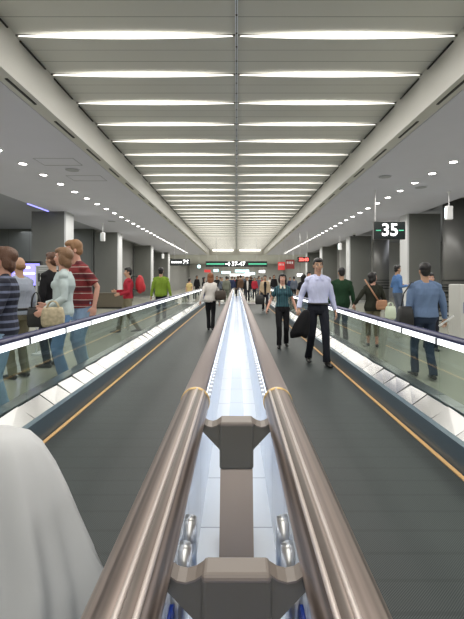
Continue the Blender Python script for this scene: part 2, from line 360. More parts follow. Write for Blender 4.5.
# ------------------------------------------------------------------ moving walkways
CX = -.03
YA, YB = -1.6, 24.8
def rail_path(x, z, ya, yb, r=.28):
    p = [(x, ya, z), (x, yb, z)]
    for i in range(1, 9):
        a = pi*i/8; p.append((x, yb+sin(a)*r, z-r+cos(a)*r))
    return p
def walkway(s, side):
    t = thing('moving_walkway', '%s moving walkway with dark ribbed belt, glass balustrade and yellow edge line' % side, 'moving walkway', (0, 0, 0))
    X = lambda v: CX+s*v
    def b(name, x0, x1, z0, z1, m, y0=YA, y1=YB, **k):
        a, c = sorted((X(x0), X(x1))); return link(name, box(a, c, y0, y1, z0, z1, **k), m, t)
    b('belt', .50, 1.63, 0.0, .012, M['belt'])
    b('yellow_line', 1.615, 1.650, .012, .020, M['yellow']); b('yellow_line', .50, .535, .012, .020, M['yellow'])
    b('skirt_panel', 1.66, 1.72, 0, .215, M['skirt'])
    b('base_cover', 1.72, 1.86, 0, .20, M['skirt'])
    b('base_cover', 1.90, 2.03, 0, .30, M['skirt'])
    bm = bmesh.new(); y = YA; rnd = random.Random(3)
    while y < YB-.2:                                      # steel cover plates, each very slightly tilted
        L = .41; e = rnd.uniform(-.004, .004); e2 = rnd.uniform(-.009, .009)
        A = [(1.72, .213+e, y), (1.863, .312+e2, y), (1.863, .312-e2, y+L-.008), (1.72, .213-e, y+L-.008)]
        top = [bm.verts.new((X(a), yy, z)) for a, z, yy in A]; bot = [bm.verts.new((X(a), yy, z-.012)) for a, z, yy in A]
        bm.faces.new(top); bm.faces.new(bot[::-1])
        for i in range(4): bm.faces.new([top[i], top[(i+1) % 4], bot[(i+1) % 4], bot[i]])
        y += L
    link('cover_plates', bm, M['chrome'], t)
    bm = bmesh.new(); y = YA; 
    while y < YB-.2:
        bx(bm, *sorted((X(1.90), X(2.03))), y, y+.40, .30, .315); y += .41
    link('outer_cover_plates', bm, M['steel'], t)
    y = 3.9-1.64*4
    while y < YB-.3:
        link('glass_panel', box(*sorted((X(1.868), X(1.880))), max(y, YA)+.006, min(y+1.64, YB)-.006, .29, .875), M['glass'], t); y += 1.64
    y = 3.9-.82*7
    while y < YB-.3:
        link('rail_lamp', box(*sorted((X(1.845), X(1.866))), y+.025, y+.795, .835, .880), M['lamp_rail'], t)
        y += .82
    b('rail_bracket', 1.867, 1.905, .872, .893, M['steel'])
    bm = bmesh.new(); tube(bm, rail_path(X(1.875), .912, YA, YB), [(.048, .026)]*10, 16); link('handrail', bm, M['rail_dark'], t, True)
    for i in range(int((YB-YA)/.82)):
        yy = 3.9-.82*6+.82*i
        if yy < YB: link('lamp_joint', box(*sorted((X(1.84), X(1.868))), yy-.022, yy+.022, .830, .888), M['steel'], t)
    # comb plates at the far end
    b('comb_plate', .52, 1.72, 0, .025, M['steel'], YB, YB+1.3)
walkway(-1, 'left'); walkway(1, 'right')

# ------------------------------------------------------------------ median between the walkways
md = thing('median_balustrade', 'central median with twin handrails and white lit trough between the two walkways', 'balustrade')
XM, ZD = .14, .45
YR = 1.87
link('trough_floor', box(-XM, -.05, YA, YB, ZD-.03, ZD), M['deck'], md); link('trough_floor', box(.05, XM, YA, YB, ZD-.03, ZD), M['deck'], md)
link('centre_strip', box(-.05, .05, YA, YB, ZD-.03, ZD+.006), M['deck_blue'], md)
for s in (-1, 1):
    def b(name, x0, x1, z0, z1, m, y0=YA, y1=YB, **k): return link(name, box(*sorted((s*x0, s*x1)), y0, y1, z0, z1, **k), m, md)
    b('side_panel', XM, XM+.012, ZD-.03, .790, M['deck'])
    b('slotted_strip', XM-.002, XM+.016, .790, .800, M['dash'], YR-.1)
    b('lamp_back', XM+.022, XM+.028, .795, .845, M['steel']); b('median_lamp', XM+.014, XM+.022, .826, .840, M['lamp_median'])
    b('track', XM+.012, XM+.075, .842, .858, M['steel'])
    b('outer_panel', .235, .262, 0, .80, M['skirt']); b('outer_cover', .165, .262, .795, .812, M['bracket'])
    b('base_plinth', .17, .44, 0, .10, M['skirt'])
    # near bronze tube, ring and the taupe handrail beyond
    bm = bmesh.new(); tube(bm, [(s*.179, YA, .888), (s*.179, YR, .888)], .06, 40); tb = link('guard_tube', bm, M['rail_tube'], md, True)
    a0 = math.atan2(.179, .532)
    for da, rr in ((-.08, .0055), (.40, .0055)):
        a = a0+da-.1                                         # raised pale ribs drawn in for the ceiling's reflected lines
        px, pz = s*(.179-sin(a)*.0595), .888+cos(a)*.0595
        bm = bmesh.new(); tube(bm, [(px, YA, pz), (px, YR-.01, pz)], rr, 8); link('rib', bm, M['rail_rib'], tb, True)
    bm = bmesh.new(); tube(bm, [(s*.179, YR-.014, .888), (s*.179, YR-.008, .888), (s*.179, YR+.008, .888), (s*.179, YR+.014, .888)], [.0605, .0635, .0635, .0605], 40); link('brass_ring', bm, M['gold'], md, True)
    bm = bmesh.new(); tube(bm, rail_path(s*.195, .895, YR, YB), [(.047, .034)]*10, 20); link('handrail', bm, M['rail_grey'], md, True)
    for yy in (.80, .93, 1.05, 1.17):
        bm = bmesh.new(); cyl(bm, (s*.130, yy, .70), .022, .14, 24, 'Z'); link('guide_roller', bm, M['steel'], md, True)
    b('blue_panel', XM-.008, XM-.001, .50, .74, M['blue_panel'], YA, .90)
def bracket(yf, yb_, low):
    bm = bmesh.new(); bx(bm, -.063, .063, yf, yb_, low, .89, .010, 3); p = link('bracket_post', bm, M['bracket'], md)
    bm = bmesh.new(); bx(bm, -.0635, .0635, yf-.001, yb_+.001, .872, .8915, .0095, 3); link('post_cap', bm, M['bracket_lip'], p)
    for s in (-1, 1):
        top = [(.060, .883), (.075, .873), (.092, .868), (.108, .871), (.124, .882)]
        pts = [(s*a, z) for a, z in top]+[(s*.130, .858), (s*.066, .79), (s*.060, .78)]
        bm = bmesh.new(); prism(bm, pts, yf+.012, yb_-.008); w_ = link('bracket_wing', bm, M['bracket'], md)
        bm = bmesh.new(); prism(bm, [(s*a, z) for a, z in top]+[(s*a, z+.004) for a, z in top[::-1]], yf+.010, yb_-.006); link('wing_lip', bm, M['bracket_lip'], w_)
bracket(.768, .824, .45); bracket(1.588, 1.675, .716)
bm = bmesh.new(); prism(bm, [(1.592, .716), (1.49, .45), (1.64, .45), (1.67, .716)], -.060, .060, 'X')
link('sloped_foot', bm, mat('bracket_foot', (.33, .27, .23), .45), md)  # paler than the post: light falling on the slope is put into the colour

# ------------------------------------------------------------------ signs
def sign_box(name, label, cat, loc, w_, h_, rods, rod_top, d=.12):
    t = thing(name, label, cat, loc)
    link('case', box(-w_/2, w_/2, 0, d, -h_/2, h_/2, bevel=.012), M['black'], t)
    link('face', box(-w_/2+.02, w_/2-.02, -.008, .001, -h_/2+.02, h_/2-.02), M['sign_face'], t)
    for rx in rods:
        link('rod', cyl(bmesh.new(), (rx, d/2, (h_/2+rod_top-loc[2])/2), .015, rod_top-loc[2]-h_/2, 8), M['steel'], t)
    return t
Zs = 13.0; k = Zs/430
t = sign_box('gate_sign', 'black hanging gate sign reading 35 in white with green bars', 'sign', ((389.7-236.5)*k, Zs, H+(279.5-230.4)*k), 31.5*k, 18*k, (-.42,), ZS+.03)
text('numerals', '35', 15.3*k*1.12, M['e_white'], t, (0, -.012, -.0), bold=.006)
for a, b_ in ((-.42, -.27), (.27, .42)): link('green_bar', box(a, b_, -.016, -.008, -.014, .014), M['e_green'], t)
Zs = 34.0; k = Zs/430
t = sign_box('gate_direction_sign', 'wide black overhead sign reading 37-47 with green stripes across the walkway', 'sign', (0, Zs, H+(279.5-264.0)*k), 61.5*k, 5.6*k, (-1.6, 1.6), ZC, .15)
text('numerals', '37-47', 5.4*k*1.1, M['e_white'], t, (.15, -.012, 0), bold=.004, sx=1.0)
for a, b_ in ((-2.38, -.95), (.95, 2.38)): link('green_bar', box(a, b_, -.016, -.008, -.05, .05), M['e_green'], t)
bm = bmesh.new(); prism(bm, [(-.86, -.02), (-.66, .05), (-.60, .17), (-.56, .17), (-.56, .05), (-.47, 0), (-.56, -.05), (-.56, -.17), (-.60, -.17), (-.66, -.05), (-.86, .02)], -.018, -.008); link('plane_symbol', bm, M['e_white'], t)
Zs = 30; k = Zs/430
t = sign_box('gate_sign', 'small black hanging sign on the left with white lettering and gate 36', 'sign', ((180-236.5)*k, Zs, H+(279.5-262.3)*k), 20*k, 6.5*k, (-.4, .4), ZS+.03)
text('numerals', '36', .42, M['e_white'], t, (.42, -.012, 0), bold=.015)
for i in range(5): link('letter_block', box(-.6+i*.15, -.49+i*.15, -.014, -.008, -.05, .06), M['e_white'], t)
Zs = 24; k = Zs/430
t = sign_box('clock_sign', 'small black hanging display with red digits on the right', 'sign', ((303.7-236.5)*k, Zs, H+(279.5-259.6)*k), 12.5*k, 5.6*k, (-.2, .2), ZS+.03)
text('digits', '20:40', .24, M['e_red'], t, (0, -.012, 0), bold=.01)
Zs = 30; k = Zs/430
for (x0, x1, y0, y1, m, lb) in ((278, 285, 262, 270, 'red', 'bright red hanging board right of the wide overhead sign'), (285, 293.5, 260, 269, 'dark_red', 'dark red hanging board with pale marks beside the bright red one')):
    t = thing('hanging_board', lb, 'sign', (((x0+x1)/2-236.5)*k, Zs if m == 'red' else Zs-.5, H+(279.5-(y0+y1)/2)*k))
    ww, hh = (x1-x0)*k/2, (y1-y0)*k/2
    link('board', box(-ww, ww, 0, .06, -hh, hh), M[m], t)
    for rx in (-ww*.7, ww*.7): link('rod', box(rx-.01, rx+.01, .02, .04, hh, ZS-t.location.z), M['steel'], t)
    bm = bmesh.new()
    for i in range(4):
        a = -ww*.75+i*ww*.4; bx(bm, a, a+ww*.2, -.006, 0, hh*.1, hh*.6)
    link('pale_marks', bm, M['white'], t)
Zs = 40; k = Zs/430
t = thing('hanging_board', 'small red board far behind above the woman in white', 'sign', ((207.5-236.5)*k, Zs, H+(279.5-271)*k))
link('board', box(-.3, .3, 0, .06, -.13, .13), M['red'], t); link('rod', box(-.01, .01, .02, .04, .13, ZC-t.location.z), M['steel'], t)
t = thing('exit_sign', 'tiny round green lit sign left of the overhead sign', 'sign', ((199-236.5)*.09, 38.7, H+(279.5-266.5)*.09))
link('disc', cyl(bmesh.new(), (0, 0, 0), .16, .08, 20, 'Y'), M['e_teal'], t); link('rod', box(-.01, .01, -.01, .01, .16, ZS-t.location.z), M['steel'], t)
for i, (x, y, ww, yy, m) in enumerate(((242, 271, 14, 52, 'e_teal'), (250, 273.5, 10, 55, 'e_teal'), (226, 272.5, 9, 56, 'e_teal'), (262, 271.5, 6, 54, 'e_white'), (240, 275, 20, 66, 'e_white'), (216, 270.5, 5, 50, 'e_teal'), (300, 275, 6, 50, 'e_white'))):
    kk = yy/430
    t = thing('shop_sign', ['pale teal lit sign hanging at the far centre, widest of its kind', 'pale teal lit sign at the far centre right, lower one', 'pale teal lit sign at the far centre left', 'small white lit sign behind the man in beige jacket', 'long white lit display on the far end of the hall', 'small pale lit sign above the woman in white', 'white lit sign behind the right handrail'][i], 'sign', ((x-236.5)*kk, yy, H+(279.5-y)*kk))
    link('lit_face', box(-ww*kk/2, ww*kk/2, -.01, 0, -.16, .16), M[m], t); link('case', box(-ww*kk/2-.03, ww*kk/2+.03, 0, .1, -.19, .19), M['black'], t)
    for rx in (-ww*kk*.3, ww*kk*.3): link('rod', box(rx-.012, rx+.012, .03, .06, .19, ZS-t.location.z), M['steel'], t)

# left: P sign stand and lit screen; right: kiosk, barriers, racks
t = thing('sign_stand', 'grey framed floor sign with a black square P behind the left handrail', 'sign', (-3.62, 8.2, 0))
bm = bmesh.new()
for x0 in (-.21, .19): bx(bm, x0, x0+.025, -.012, .012, .03, 1.69, .004)
bx(bm, -.21, .215, -.012, .012, 1.665, 1.69); bx(bm, -.19, .19, -.010, .010, .5, .52); bx(bm, -.21, .215, -.2, .2, 0, .03)
link('frame', bm, M['grey_frame'], t); link('panel', box(-.185, .19, -.006, .006, .9, 1.665), mat('stand_panel', (.30, .32, .31), .5), t)
link('black_square', box(-.16, .0, -.012, -.006, 1.38, 1.54), M['black'], t)
text('letter', 'P', .17, M['white'], t, (-.08, -.014, 1.46), .002, .006)
link('black_panel', box(-.16, .17, -.012, -.006, 1.0, 1.30), M['black'], t)
link('pale_mark', box(-.11, -.04, -.016, -.012, 1.04, 1.16), M['grey_frame'], t)
bm = bmesh.new(); bx(bm, -.15, .05, -.010, -.006, 1.585, 1.60); bx(bm, -.15, .12, -.010, -.006, 1.62, 1.63); link('small_lines', bm, M['grey_frame'], t)
t = thing('information_screen', 'purple blue lit information screen behind the bald man', 'screen', (-5.0, 10.2, 0))
link('case', box(-.36, .36, 0, .12, 1.24, 1.86, bevel=.01), M['black'], t); link('screen', box(-.33, .33, -.006, .001, 1.28, 1.80), M['e_purple'], t)
bm = bmesh.new(); bx(bm, -.25, .1, -.012, -.006, 1.68, 1.72); bx(bm, -.25, .22, -.012, -.006, 1.55, 1.58); bx(bm, -.25, .0, -.012, -.006, 1.42, 1.46); link('text_lines', bm, M['e_white'], t)
link('stand', box(-.05, .05, .04, .1, .03, 1.24), M['steel'], t); link('foot', box(-.3, .3, -.15, .3, 0, .03), M['steel'], t)
t = thing('planter_box', 'low olive brown box seat before the second left column', 'bench', (-6.2, 21.0, 0))
link('body', box(-.75, .75, 0, .6, .06, .72, bevel=.02), M['olive'], t); link('plinth', box(-.7, .7, .04, .56, 0, .06), M['black'], t); link('top', box(-.77, .77, -.02, .62, .72, .76), M['olive'], t)
t = thing('ticket_machine', 'pale grey kiosk at the right edge behind the handrail', 'kiosk', (4.95, 8.9, 0))
link('body', box(-.32, .32, 0, .5, 0, 1.32, bevel=.02), mat('kiosk', (.6, .6, .57), .5), t); link('screen', box(-.22, .22, -.006, .001, 1.0, 1.24), M['sign_face'], t)
link('blue_label', box(-.25, -.1, -.006, .001, .72, .95), M['blue_panel'], t); link('slot', box(.0, .2, -.006, .001, .8, .86), M['black'], t)
for i, (x, y) in enumerate(((4.3, 9.2), (4.5, 8.0))):
    t = thing('barrier_post', ['chrome barrier post left of the grey kiosk, left one', 'chrome barrier post nearest the grey kiosk'][i], 'post', (x, y, 0), 0, 'chrome barrier posts by the kiosk')
    link('pole', cyl(bmesh.new(), (0, 0, .52), .025, .98, 14), M['chrome'], t, True); link('base', cyl(bmesh.new(), (0, 0, .015), .15, .03, 24), M['chrome'], t); bm = bmesh.new(); ell(bm, (0, 0, 1.02), (.035, .035, .035)); link('knob', bm, M['chrome'], t, True)
t = thing('bar_rack', 'black rack of horizontal bars before the round column at right', 'rack', (6.6, 12.8, 0))
bm = bmesh.new()
for i in range(8): bx(bm, -.8, .8, 0, .03, .18+i*.14, .22+i*.14)
link('bars', bm, M['black'], t)
for x in (-.8, 0, .77): link('upright', box(x, x+.03, .03, .06, 0, 1.25), M['steel'], t)
t = thing('display_counter', 'white counter of the far right hall behind the right handrail', 'counter', (4.3, 22.5, 0))
link('body', box(-.9, .9, 0, .7, 0, 1.0, bevel=.02), M['white'], t); link('top', box(-.95, .95, -.05, .75, 1.0, 1.04), M['grey_frame'], t); link('plinth', box(-.88, .88, -.004, .0, 0, .1), M['black'], t)
# ------------------------------------------------------------------ people
def remesh(name, bm, m, parent, voxel, smooth=2, fold=0, seed=0, keep=None):
    """union of closed pieces turned into one continuous skin"""
    me = bpy.data.meshes.new('tmp'); bmesh.ops.recalc_face_normals(bm, faces=bm.faces[:]); bm.to_mesh(me); bm.free()
    t = bpy.data.objects.new('tmp', me); COL.objects.link(t)
    a = t.modifiers.new('r', 'REMESH'); a.mode = 'VOXEL'; a.voxel_size = voxel
    if smooth: b = t.modifiers.new('s', 'SMOOTH'); b.iterations = smooth; b.factor = .5
    dg = bpy.context.evaluated_depsgraph_get(); dg.update()
    nm = bpy.data.meshes.new_from_object(t.evaluated_get(dg)); nm.name = name
    bpy.data.objects.remove(t); bpy.data.meshes.remove(me)
    if fold:
        o3 = Vector((seed*3.1, seed*1.7, 0))
        ns = [v.normal.copy() for v in nm.vertices]
        for v, n in zip(nm.vertices, ns):
            p = v.co; q = Vector((p.x*11, p.y*11, p.z*6+2*sin(p.x*9)))+o3
            v.co = p+n*fold*(noise.noise(q)+.5*noise.noise(q*2.3))
    for p in nm.polygons: p.use_smooth = True
    nm.materials.clear(); nm.materials.append(m)
    for p in nm.polygons: p.material_index = 0
    o = bpy.data.objects.new(name, nm); COL.objects.link(o); o.parent = parent; return o

SKIN = [mat('skin_light', (.62, .38, .28), .55), mat('skin_tan', (.50, .30, .20), .55), mat('skin_pink', (.66, .36, .27), .55)]
HAIR = {'brown': mat('hair_brown', (.115, .052, .028), .5, bump=.6, vscale=90), 'black': mat('hair_black', (.012, .010, .010), .4, bump=.5, vscale=90), 'sandy': mat('hair_sandy', (.28, .15, .07), .55, bump=.6, vscale=90),
        'red': mat('hair_auburn', (.26, .10, .04), .5, bump=.6, vscale=90), 'light': mat('hair_light_brown', (.22, .12, .06), .5, bump=.6, vscale=90)}
EYE_W = mat('eye_white', (.75, .73, .70), .3); EYE_D = mat('eye_dark', (.02, .015, .01), .2); LIP = mat('lip', (.42, .17, .14), .5)
SHOE = mat('shoe_black', (.015, .014, .014), .3)
def cloth(name, col, rough=.85, vary=.10, vscale=14): return mat(name, col, rough, vary=vary, vscale=vscale, spec=.2)

def ik(A, B, l1, l2, hint):
    d = B-A; L = min(d.length, (l1+l2)*.999); d = d.normalized(); a = (l1*l1-l2*l2+L*L)/(2*L); h = math.sqrt(max(l1*l1-a*a, 0))
    hint = Vector(hint); hint = (hint-d*hint.dot(d)).normalized()
    return A+d*a+hint*h, A+d*L

def hand(bm, W, fd, palm_n, side_v, curl=.5, k=1.0):
    """palm, four unequal fingers with two bends, thumb off the side near the wrist"""
    fd = fd.normalized(); n = (palm_n-fd*palm_n.dot(fd)).normalized(); sv = fd.cross(n)
    if sv.dot(side_v) < 0: sv = -sv                       # sv points to the thumb side
    tube(bm, [W-fd*.02, W+fd*.02*k, W+fd*.055*k, W+fd*.088*k], [(.026, .020), (.034, .017), (.042, .016), (.039, .013)], 12, ref=sv)
    for i, (o, L) in enumerate(((.030, .070), (.010, .079), (-.010, .073), (-.029, .058))):
        p = W+fd*.080*k+sv*o; c = curl*(1+.12*i); r = .0095
        d1 = (fd*cos(c*.5)+n*sin(c*.5)+sv*o*1.5).normalized(); d2 = (fd*cos(c*1.3)+n*sin(c*1.3)).normalized(); d3 = (fd*cos(c*2)+n*sin(c*2)).normalized()
        q1 = p+d1*L*.45; q2 = q1+d2*L*.32; q3 = q2+d3*L*.23
        tube(bm, [p-fd*.02, p, q1, q2, q3], [r, r, r*.95, r*.88, r*.75], 8, round_ends=True)
    p = W+fd*.025+sv*.025; d1 = (sv*.75+fd*.75+n*.25).normalized(); d2 = (fd*.9+sv*.35+n*.4).normalized()
    tube(bm, [p-sv*.02, p, p+d1*.038, p+d1*.038+d2*.036], [.014, .0135, .012, .009], 8, round_ends=True)

def person(label, x, y, rz, h, hair=('black', 'short'), skin=0, top=None, sleeve=1.0, top_len=.93, bottom=None, skirt=None, arms=None, feet=None,
           lean=0, twist=0, head_turn=0, head_tilt=0, female=False, detail=.012, group=None, jacket_open=None, collar=None, curl=(.5, .5), palm=None, knees=None, belt=None, bulk=1.0, grey_shoe=None, short_trouser=None):
    """faces local -y; height h; arms/feet = two positions (x<0 first: that is the figure's right side) in 1.75 m units"""
    root = thing('person', label, 'person', (x, y, .012 if abs(x) < 1.7 else 0), rz, group); k = h/1.75
    B = Vector
    piv = B((0, 0, .95)); Rl = Matrix.Rotation(lean, 3, 'X') @ Matrix.Rotation(twist, 3, 'Z')
    U = lambda p: (piv+Rl @ (B(p)-piv))
    bk = bulk; sh = .145 if female else .168
    Sh = [U((-sh*bk, .01, 1.392)), U((sh*bk, .01, 1.392))]
    arms = arms or [(-.26, -.02, .86), (.26, -.02, .86)]
    feet = feet or [(-.10, 0, .08), (.10, 0, .08)]
    arms = [B(a) for a in arms]; feet = [B(f) for f in feet]
    El, Wr = [], []
    for i in (0, 1):
        e, w_ = ik(Sh[i], arms[i], .29, .255, (-.25 if i == 0 else .25, 1, -.3)); El.append(e); Wr.append(w_)
    Hp = [B((-.088, .0, .90)), B((.088, .0, .90))]; Kn, An = [], []
    for i in (0, 1):
        kk, a = ik(Hp[i], feet[i], .425, .415, (0, -1, 0)); Kn.append(kk); An.append(a)
    hipw, wst, chs = (.170, .125, .150) if female else (.165, .148, .172)
    hipw, wst, chs = hipw*bk, wst*bk, chs*bk
    torso = [(.86, hipw*.86, .100), (.93, hipw, .118*bk), (1.0, hipw*.95, .112*bk), (1.08, wst, .100*bk), (1.18, wst*1.04, .105*bk), (1.28, chs, .120 if not female else .118), (1.36, chs*.98, .106), (1.41, sh*.78*bk, .085), (1.45, .095, .068), (1.478, .062, .056)]
    def tors(z0, z1, g):
        ps, rr = [], []
        for z, a, b_ in torso:
            if z0 <= z <= z1: ps.append(U((0, .012 if z > 1.2 else 0, z))); rr.append((a+g, b_+g))
        return ps, rr
    xref = Rl @ B((1, 0, 0))
    fine = detail < .012
    # ---- body: one skin
    bm = bmesh.new()
    ps, rr = tors(.85, 1.48, -.014); tube(bm, ps, rr, 20, ref=xref)
    hc = U((0, -.005, 1.63)); HR = Rl @ Matrix.Rotation(head_turn, 3, 'Z') @ Matrix.Rotation(head_tilt, 3, 'X')
    HP = lambda p: hc+HR @ B(p)
    tube(bm, [U((0, .015, 1.43)), U((0, .008, 1.50)), HP((0, .01, -.04))], [.062, .056, .055], 14, ref=xref)
    ell(bm, HP((0, .012, .022)), (.074, .093, .098), HR); ell(bm, HP((0, -.022, -.045)), (.056, .062, .072), HR)
    ell(bm, HP((0, -.058, -.085)), (.026, .024, .022), HR)
    tube(bm, [HP((0, -.078, .012)), HP((0, -.098, -.022)), HP((0, -.094, -.034))], [.008, .014, .012], 8, round_ends=True)
    for sx in (-1, 1):
        ell(bm, HP((sx*.076, .012, -.012)), (.010, .020, .031), HR, 10, 8); ell(bm, HP((sx*.035, -.060, -.03)), (.024, .022, .022), HR, 10, 8)
    ell(bm, HP((0, -.062, .028)), (.052, .022, .014), HR, 12, 8)
    for i in (0, 1):
        tube(bm, [Sh[i], Sh[i].lerp(El[i], .5), El[i], El[i].lerp(Wr[i], .4), Wr[i]], [.030*bk, .038*bk, .033, .034, .024], 12)
        fd = (Wr[i]-El[i]).normalized()
        pn = B(palm[i]) if palm else B((1 if i == 0 else -1, .2, 0))
        if curl[i] is not None: hand(bm, Wr[i]-fd*.012, fd if not palm else (fd+B(palm[i])*0).normalized(), pn, B((0, -1, .2)) if not palm else B((1 if i == 0 else -1, 0, 0)), curl[i])
        f2 = (.8, .62) if not skirt else (1, 1)
        tube(bm, [Hp[i], Kn[i], Kn[i].lerp(An[i], .35), An[i]], [.070*f2[0], .050*f2[0], .052*f2[0], .034], 12, round_ends=True)
        tube(bm, [An[i]+B((0, .03, -.035)), An[i]+B((0, -.13, -.052))], [(.030, .026), (.032, .018)], 8, round_ends=True)
    body = remesh('body', bm, SKIN[skin], root, min(detail, .009) if fine else detail, 1)
    # face
    if detail < .02:
        for sx in (-1, 1):
            bm = bmesh.new(); ell(bm, HP((sx*.031, -.074, .004)), (.014, .010, .008), HR, 10, 8); e_ = link('eye', bm, EYE_W, root, True)
            bm = bmesh.new(); ell(bm, HP((sx*.031, -.081, .004)), (.006, .005, .006), HR, 8, 6); link('iris', bm, EYE_D, e_, True)
            bm = bmesh.new(); tube(bm, [HP((sx*.016, -.083, .024)), HP((sx*.034, -.081, .030)), HP((sx*.052, -.068, .023))], .004, 6); link('eyebrow', bm, HAIR[hair[0]] if hair else HAIR['brown'], root, True)
        bm = bmesh.new(); ell(bm, HP((0, -.083, -.062)), (.024, .009, .008), HR, 12, 8); link('mouth', bm, LIP, root, True)
    # hair
    if hair:
        bm = bmesh.new(); hs = hair[1]
        if hs == 'bald':
            ell(bm, HP((0, .045, -.015)), (.079, .068, .055), HR)
        else:
            ell(bm, HP((0, .030, .045)), (.082, .090, .088), HR); ell(bm, HP((0, -.010, .080)), (.070, .085, .050), HR)
            ell(bm, HP((0, .050, -.01)), (.074, .062, .080), HR)
            for sx in (-1, 1): ell(bm, HP((sx*.070, .004, .030)), (.013, .030, .04), HR, 10, 8)
            if hs in ('bob', 'long', 'fluffy'):
                g = .006 if hs != 'fluffy' else .010
                ell(bm, HP((0, .035, .035)), (.088+g, .095+g*.6, .096), HR)
                zz = -.075 if hs != 'long' else -.12
                ell(bm, HP((0, .058, zz*.8)), (.086, .055, .085 if hs != 'long' else .15), HR)
                for sx in (-1, 1): ell(bm, HP((sx*.078, .018, -.03 if hs != 'long' else -.06)), (.024, .046, .075 if hs != 'long' else .12), HR, 12, 8)
            if hs == 'tied': ell(bm, HP((0, .12, .02)), (.035, .04, .05), HR)
        remesh('hair', bm, HAIR[hair[0]], root, min(detail, .010), 1, fold=.005, seed=x)
    # top
    if top:
        bm = bmesh.new(); ps, rr = tors(top_len-.02, 1.46, .016); ps[0] = U((0, 0, max(top_len, .70)))
        if top_len < .92: ps.insert(0, U((0, .0, top_len))); rr.insert(0, (rr[0][0]+.02, rr[0][1]+.02))
        tube(bm, ps, rr, 24, ref=xref)
        for i in (0, 1):
            e2 = El[i].lerp(Wr[i], max(0, (sleeve-.5)*2)*.95) if sleeve > .5 else Sh[i].lerp(El[i], sleeve*1.9)
            pts = [Sh[i]+(B((.03, 0, .0)) if i == 0 else B((-.03, 0, .0))), Sh[i].lerp(El[i], .4)]+([El[i]] if sleeve > .5 else [])+[e2]
            r_ = [.052*bk, .054*bk]+([.050] if sleeve > .5 else [])+[.041 if sleeve > .5 else .056]
            tube(bm, pts, r_, 14); ell(bm, Sh[i], (.056*bk, .056*bk, .050), None, 12, 8); tube(bm, [U(((-.04 if i == 0 else .04), .012, 1.452)), Sh[i]+B((0, 0, .004))], [.046, .052], 12)
        if female: 
            for sx in (-1, 1): ell(bm, U((sx*.065, -.085, 1.285)), (.062, .055, .062), None, 12, 8)
        tp = remesh('shirt' if top_len > .8 else 'jacket', bm, top, root, detail*1.05, 2, fold=.008, seed=x+y)
        if jacket_open:
            bm = bmesh.new(); prism(bm, [(-.03, top_len), (.03, top_len), (.07, 1.3), (.045, 1.44), (-.045, 1.44), (-.07, 1.3)], -.02, .02)
            for v in bm.verts:
                z = v.co.z; v.co.y += -(.125 if z < 1.38 else .082)-.02; v.co = U(v.co)
            link('shirt_front', bm, jacket_open, root)
    if collar:
        bm = bmesh.new(); rs = []
        for j, (r_, z_) in enumerate(((.064, 1.452), (.060, 1.482), (.068, 1.486), (.080, 1.450))):
            rs.append([U((cos(a*2*pi/20)*r_, .010+sin(a*2*pi/20)*r_*.95, z_-(.035 if sin(a*2*pi/20) < -.9 else .0))) for a in range(20)])
        rings(bm, rs+[rs[0]], cap=False); link('collar', bm, collar, root, True)
        bm = bmesh.new()
        for sx in (-1, 1):
            P = [(sx*.012, -.070, 1.455), (sx*.060, -.052, 1.472), (sx*.068, -.098, 1.405), (sx*.030, -.125, 1.395)]
            v0 = [bm.verts.new(U(p)) for p in P]; v1 = [bm.verts.new(U((p[0], p[1]-.008, p[2]))) for p in P]
            bm.faces.new(v0); bm.faces.new(v1[::-1])
            for j in range(4): bm.faces.new([v0[j], v0[(j+1) % 4], v1[(j+1) % 4], v1[j]])
        link('lapel', bm, collar, root)
    # trousers / skirt
    if bottom:
        bm = bmesh.new(); tube(bm, [B((0, 0, z)) for z in (.84, .90, .96, 1.01)], [(hipw*.85, .105), (hipw+.006, .125), (hipw+.004, .122), (hipw*.93, .112)], 22)
        for i in (0, 1):
            lo = An[i]+B((0, .015, -.02)) if not short_trouser else Kn[i].lerp(An[i], .6)
            tube(bm, [Hp[i]+B((0, 0, .02)), Hp[i].lerp(Kn[i], .45), Kn[i], Kn[i].lerp(An[i], .5), lo], [(.088, .098), .080, .064, .060, .060], 16)
        remesh('trousers', bm, bottom, root, detail*1.05, 2, fold=.008, seed=x-y)
    if skirt:
        bm = bmesh.new(); rs = []
        for z, a, b_ in skirt[1]:
            rs.append([B((cos(t_*2*pi/48)*a*(1+.05*sin(t_*2*pi/48*9)*(1.05-z)), sin(t_*2*pi/48)*b_*(1+.05*sin(t_*2*pi/48*9)*(1.05-z)), z)) for t_ in range(48)])
        rings(bm, rs); link('skirt', bm, skirt[0], root, True)
    if belt:
        bm = bmesh.new(); tube(bm, [B((0, 0, .985)), B((0, 0, 1.02))], [(hipw*.97+.022, .138), (hipw*.94+.022, .134)], 24); link('belt', bm, belt, root, True)
    for i in (0, 1):
        bm = bmesh.new(); a = An[i]
        fwd = B((-.12 if i == 0 else .12, -1, 0)).normalized(); up = a.z-.08
        tube(bm, [a+B((0, .055, -.042)), a+fwd*.04+B((0, 0, -.040)), a+fwd*.12+B((0, 0, -.050)), a+fwd*.175+B((0, 0, -.055))], [(.033, .036), (.040, .038), (.046, .028), (.036, .022)], 12, ref=(1, 0, 0), round_ends=True)
        for v in bm.verts: v.co.z = max(v.co.z, a.z-.078)
        link('shoe', bm, grey_shoe or SHOE, root, True)
    root.scale = (k, k, k)
    root['_w'] = 0; del root['_w']
    return root, dict(W=Wr, E=El, S=Sh, U=U, HP=HP, k=k)

